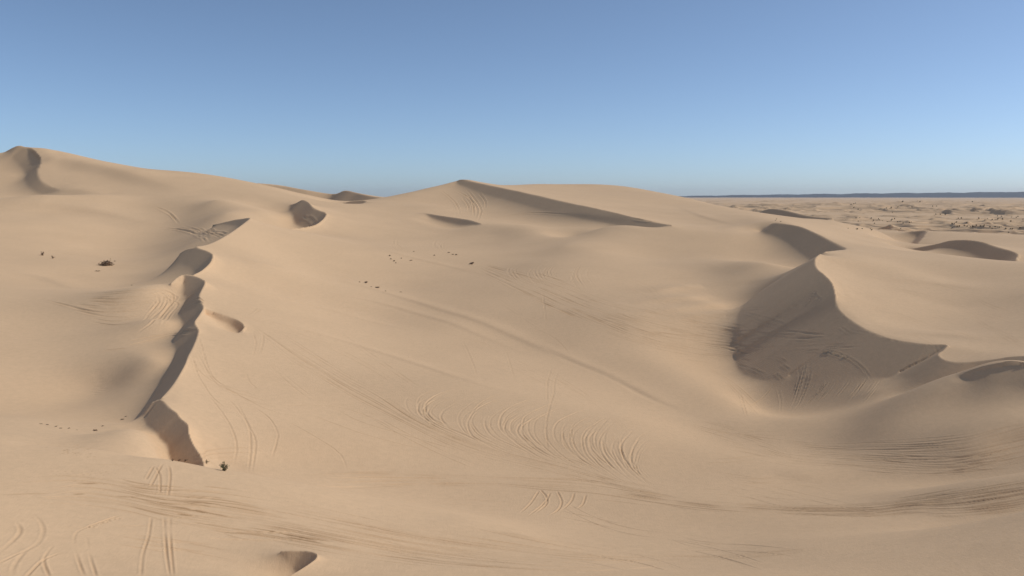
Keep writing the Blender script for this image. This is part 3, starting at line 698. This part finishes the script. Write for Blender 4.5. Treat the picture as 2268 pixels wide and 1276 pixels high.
def bush_meshes(seed, wid, hgt, nst, nlf, ls, lean=0.0):
    """stems fanning out of one root, leaves clustered along them"""
    rg = random.Random(seed); sv, sf, lv, lf = [], [], [], []
    for k in range(nst):
        a = rg.uniform(0, 2 * math.pi); e = rg.uniform(.25, 1); rr = wid / 2 * rg.uniform(.35, 1) ; hh = hgt * rg.uniform(.55, 1) * (1.05 - .5 * (rr / (wid / 2)) ** 2)
        tip = Vector((math.cos(a) * rr + lean * hh, math.sin(a) * rr * .8, hh)); mid = Vector((tip.x * .42, tip.y * .42, hh * .62))
        root = Vector((rg.uniform(-.1, .1) * wid, rg.uniform(-.1, .1) * wid, -.12))
        r0 = max(.012, wid * .016)
        twig(sv, sf, root, mid, r0, r0 * .7); twig(sv, sf, mid, tip, r0 * .7, r0 * .3)
        for q in range(2):
            s = mid.lerp(tip, rg.uniform(.1, .7)); t2 = s + Vector((rg.uniform(-.3, .3) * wid * .5, rg.uniform(-.3, .3) * wid * .5, rg.uniform(.02, .25) * hgt)); twig(sv, sf, s, t2, r0 * .5, r0 * .2)
        for q in range(nlf // nst):
            t = rg.uniform(.0, 1); c = mid.lerp(tip, t) if rg.random() < .58 else root.lerp(mid, rg.uniform(.15, 1))
            leaf(lv, lf, c + Vector((rg.gauss(0, .07), rg.gauss(0, .07), rg.gauss(0, .06))) * wid, ls * rg.uniform(.6, 1.3), rg)
    return (sv, sf), (lv, lf)
def ground(u, v):
    th, r = land(np.array([float(u)]), np.array([float(v)]))
    th, r = float(th[0]), float(r[0])
    i = min(len(RR) - 1, int(np.searchsorted(RR, r))); j = int(round((th + TH) / HS))
    return Vector((r * math.sin(th), r * math.cos(th), float(Z[i, j]) - .02)), r
def put(name, label, cat, u, v, group=None):
    p, r = ground(u, v)
    o = bpy.data.objects.new(name, None); C.objects.link(o); o.location = p; o.empty_display_size = .2
    o['label'] = label; o['category'] = cat
    if group: o['group'] = group
    return o, r
def part(name, vs, fs, m, parent):
    o = bpy.data.objects.new(name, mesh_of(name, vs, fs, m)); C.objects.link(o); o.parent = parent; return o
def shrub(u, v, wpx, hpx, label, name='desert_shrub', cat='shrub', m=M_DRY, dens=1.0, lean=0.0, group=None):
    o, r = put(name, label, cat, u, v, group); w = wpx * r / FPX; h = hpx * r / FPX
    s, l = bush_meshes(int(u * 7 + v), w, h, max(6, int(14 * dens)), max(30, int(420 * dens)), max(.035, w * .075), lean)
    part('stems', *s, M_WOOD, o); part('foliage', *l, m, o)
    return o
def brush(u, v, wpx, hpx, label, name='dead_brush', cat='dead brush', group=None, n=16):
    """low dry twigs and roots half buried in the sand, one tangled mesh"""
    p, r = ground(u, v); w = .85 * wpx * r / FPX; h = .75 * hpx * r / FPX; rg = random.Random(int(u * 3 + v * 5)); vs, fs = [], []
    for k in range(n):
        a = rg.uniform(0, 2 * math.pi); L = w * rg.uniform(.2, .55); c = Vector((rg.gauss(0, .03) * w, rg.gauss(0, .03) * w, -.05)); hh = h * rg.uniform(.3, 1)
        m = c + Vector((math.cos(a) * L * .5, math.sin(a) * L * .5, hh)); e = c + Vector((math.cos(a + rg.uniform(-.6, .6)) * L, math.sin(a) * L, hh * rg.uniform(.1, .9)))
        r0 = max(.02, h * .10); twig(vs, fs, c, m, r0, r0 * .7); twig(vs, fs, m, e, r0 * .7, r0 * .35)
        for q in range(5): leaf(vs, fs, c.lerp(m, rg.uniform(.3, 1)) if q < 2 else m.lerp(e, rg.random()), max(.05, h * .3), rg)
    o = bpy.data.objects.new(name, mesh_of(name, vs, fs, M_DRY)); C.objects.link(o); o.location = p
    o['label'] = label; o['category'] = cat
    if group: o['group'] = group
    return o
shrub(497, 1043, 23, 22, 'grey-green shrub standing alone just behind the foreground ridge, right of the shadowed slip face', m=M_LEAF)
shrub(457, 1026, 13, 12, 'small dark leaning sprig at the lower right tip of the shadowed slip face', 'desert_sprig', 'sprig', M_LEAF, .35, .5)
for u, v, w, h, t in ((381, 1021, 6, 6, 'dark grass tuft in the slip-face shadow, leftmost of three behind the foreground ridge'), (395, 1022, 7, 7, 'dark grass tuft in the slip-face shadow, middle one of three behind the foreground ridge'),
                      (409, 1023, 8, 8, 'dark grass tuft in the slip-face shadow, tallest and rightmost of three behind the foreground ridge')):
    shrub(u, v, w, h, t, 'grass_tuft', 'grass tuft', M_DRY, .3, .6, 'grass tufts at the foot of the shadowed slip face')
shrub(234, 588, 30, 9, 'wide dark brown mounded shrub, largest one in the left bowl', dens=1.7)
shrub(95, 566, 13, 8, 'rounded brown shrub farthest left in the left bowl, upper left of a smaller one', dens=.5)
shrub(117, 572.5, 10, 6, 'small pale-centred brown shrub just lower right of the rounded brown shrub', dens=.4)
brush(217, 601, 14, 3, 'flat dark streak of dead brush below the wide dark mounded shrub')
brush(254, 579, 7, 3, 'tiny speck of dead brush just right of the wide dark mounded shrub', n=8)
brush(292, 632, 5, 2.5, 'tiny dark speck of brush above the textured hollow of the left ridge', n=8)
for u, v, w, h, t in ((796, 625, 6, 3, 'small round knot of dead brush, left end of the line on the upper centre slope'), (811, 627, 9, 6, 'forked dark twig of dead brush beside the round knot on the upper centre slope'),
                      (822, 636, 7, 2.5, 'thin low dead brush just left of the dark elongated clump on the centre slope'), (835, 638, 15, 5, 'dark elongated dead brush clump, biggest on the line down the centre slope'),
                      (854, 646, 6, 2.5, 'faint stub of dead brush just below the dark elongated clump'), (887, 647, 9, 2.5, 'lone flat dead brush right of the brush line on the centre slope'),
                      (863, 567, 7, 4, 'dark dead brush with a drift tail, top left of the middle brush cluster'), (866, 574, 9, 3, 'flat dead brush directly below the one with the drift tail'), (873, 579, 7, 4, 'crooked dead brush in the middle of the central cluster'),
                      (877, 583, 5, 3, 'small dead brush, lowest of the central cluster'), (889, 572.5, 5, 3, 'round dark dead brush right of the central cluster'), (910, 577.5, 10, 3, 'slanting dead brush at the right end of the central cluster'),
                      (917, 557.5, 8, 2.5, 'thin dead brush on the track above the central cluster'), (962, 566, 9, 3.5, 'compact double dead brush alone beside the long wheel track'),
                      (994, 560, 7, 3, 'dead brush, upper left of the trio below the looping tracks'), (1003, 564, 7, 3, 'dead brush, middle of the trio below the looping tracks'), (1010, 565, 8, 4, 'dead brush, lower right of the trio below the looping tracks'),
                      (1045, 585, 17, 7, 'largest tangled dead brush on the upper centre slope, at the end of a drift ridge')):
    brush(u, v, w, h, t, group='dead brush on the centre slope')
for u, v, w, h, t in ((91, 939, 9, 3.5, 'dead brush at the left end of the row on the left hollow floor'), (105, 941, 11, 4, 'second dead brush from the left end of the hollow-floor row'), (124, 945, 10, 4, 'third dead brush in the hollow-floor row, before the gap'),
                      (134, 949, 10, 4, 'low spreading dead brush right before the gap in the hollow-floor row'), (152, 949, 8, 4, 'ring-shaped dead brush just after the gap in the hollow-floor row'), (170, 952.5, 6, 2.5, 'faint last dead brush at the right end of the hollow-floor row'),
                      (211, 954, 14, 6, 'dark leaning brush mound between the hollow-floor row and the shadowed ridge'), (227, 944, 8, 4, 'wispy dead brush just above the dark leaning mound'), (272, 929, 12, 4, 'dark dead brush tucked under the thin lit ridge in shadow'), (279, 923, 6, 4, 'upright dead brush at the upper end of the thin lit ridge')):
    brush(u, v, w, h, t, group='dead brush on the left hollow floor')
# scrub dotting the far dune field
variants = []
for q in range(4):
    s, l = bush_meshes(900 + q, 1.0, .62, 10, 150, .13)
    k = len(s[0]); vs = s[0] + l[0]; fs = s[1] + [tuple(i + k for i in f) for f in l[1]]
    variants.append(mesh_of('far_shrub', vs, fs, M_FAR))
FARP = [(60,605),(165,612),(175,613),(237,610),(338,608),(355,622),(185,515),(350,478),(375,510),(390,541),(440,490),(455,500),(490,508),(550,520),(572,518),(600,505),(640,485),(610,490),(680,525),(710,518),(750,540),(830,530),(850,536),(158,480),(205,470),
        (1365,551),(1395,553),(1365,596),(1430,586),(1455,580),(1520,570),(1555,577),(1600,579),(1625,588),(1668,570),(1720,576),(1770,566),(1840,590),(1870,602),(1905,585),(1930,590),(1955,592),(2040,606),(2100,611),(2215,614),(1700,470),(1700,491),(1780,499),
        (1810,495),(1870,492),(1905,498),(1940,486),(2000,499),(2100,513),(2190,455),(2110,463),(2170,486),(2255,488),(1620,268),(960,274),(1215,436),(1280,441),(1160,433),(1935,450),(1985,453),(1550,529),(1420,526),(1480,479),(1445,479),(615,402),(685,351),
        (600,351),(540,351),(860,351),(130,352),(185,366),(1120,327),(1170,324),(150,286),(130,302),(95,306),(745,267),(2075,656),(2120,613),(1760,586),(720,606)]
for k, (a, c) in enumerate(FARP):
    p, r = ground(1868 + a / 5.67, 400 + c / 5.67)
    o = bpy.data.objects.new('far_shrub', variants[k % 4]); C.objects.link(o)
    w = rnd.uniform(2.8, 4.6) * r / FPX
    o.location = p - Vector((0, 0, .05 * w)); o.scale = (w, w, w * rnd.uniform(.8, 1.15)); o.rotation_euler = (0, 0, rnd.uniform(0, 6.28))
    o['label'] = 'small dark shrub dotting the sand of the far dune field at the right'; o['category'] = 'shrub'; o['group'] = 'shrubs dotting the far dune field'
for k, (u, v, t) in enumerate(((1717, 489, 'small dark shrub left of its taller neighbours, just beyond the right dune summit'), (1729, 491, 'low shrub right of two others just beyond the right dune summit'), (1720, 486, 'thin upright shrub behind two lower ones beyond the right dune summit'))):
    p, r = ground(u, v); o = bpy.data.objects.new('far_shrub', variants[k % 4]); C.objects.link(o); w = (3.5, 3.5, 2.2)[k] * r / FPX
    o.location = p; o.scale = (w, w, w * (1, .9, 1.9)[k]); o['label'] = t; o['category'] = 'shrub'; o['group'] = 'shrubs beyond the right dune summit'
# ------------------------------------------------------------------ air: thin even haze round the whole scene
HAZE = 1.6e-5
if HAZE:
    import bmesh
    bm = bmesh.new(); bmesh.ops.create_cube(bm, size=1.0)
    hz = bpy.data.meshes.new('haze'); bm.to_mesh(hz); bm.free()
    ho = bpy.data.objects.new('haze', hz); C.objects.link(ho); ho['kind'] = 'stuff'; ho['label'] = 'thin pale haze over the far dunes'
    ho.scale = (70000, 70000, 330); ho.location = (0, 0, -48 + 165)
    hm_ = bpy.data.materials.new('haze'); hm_.use_nodes = True; nt = hm_.node_tree; nt.nodes.clear()
    vo = nt.nodes.new('ShaderNodeVolumePrincipled'); vo.inputs['Color'].default_value = (.95, .97, 1, 1); vo.inputs['Density'].default_value = HAZE; vo.inputs['Anisotropy'].default_value = .2
    out = nt.nodes.new('ShaderNodeOutputMaterial'); nt.links.new(vo.outputs[0], out.inputs['Volume'])
    hz.materials.append(hm_)
# ------------------------------------------------------------------ light, sky, camera
SUN_AZ, SUN_EL = R(82), R(40)               # bearing from the view axis (to the right), elevation
sd = Vector((math.sin(SUN_AZ) * math.cos(SUN_EL), math.cos(SUN_AZ) * math.cos(SUN_EL), math.sin(SUN_EL)))
sl = bpy.data.lights.new('sun', 'SUN'); sl.energy = 2.62; sl.angle = R(.53); sl.color = (1, .985, .96)
so = bpy.data.objects.new('sun', sl); C.objects.link(so); so.rotation_euler = (-sd).to_track_quat('-Z', 'Y').to_euler(); so.location = (60, 30, 80)
wd = bpy.data.worlds.new('World'); bpy.context.scene.world = wd; wd.use_nodes = True
nt = wd.node_tree; bg = nt.nodes['Background']
sky = nt.nodes.new('ShaderNodeTexSky'); sky.sky_type = 'NISHITA'; sky.sun_disc = False
sky.sun_elevation = SUN_EL; sky.sun_rotation = SUN_AZ; sky.altitude = 100; sky.air_density = .6; sky.dust_density = .5; sky.ozone_density = 6
hs = nt.nodes.new('ShaderNodeHueSaturation'); hs.inputs['Saturation'].default_value = .87; hs.inputs['Hue'].default_value = .494
nt.links.new(sky.outputs[0], hs.inputs['Color']); nt.links.new(hs.outputs[0], bg.inputs[0]); bg.inputs[1].default_value = .121
cam = bpy.data.cameras.new('camera'); cam.sensor_width = 36; cam.lens = FPX / 2268 * 36; cam.clip_start = .1; cam.clip_end = 200000
co_ = bpy.data.objects.new('camera', cam); C.objects.link(co_); co_.rotation_euler = (math.pi / 2 - PITCH, 0, 0)
sc = bpy.context.scene; sc.camera = co_
sc.view_settings.view_transform = 'Standard'; sc.view_settings.look = 'None'; sc.view_settings.exposure = 0; sc.view_settings.gamma = 1
sc.cycles.max_bounces = 6; sc.cycles.diffuse_bounces = 4
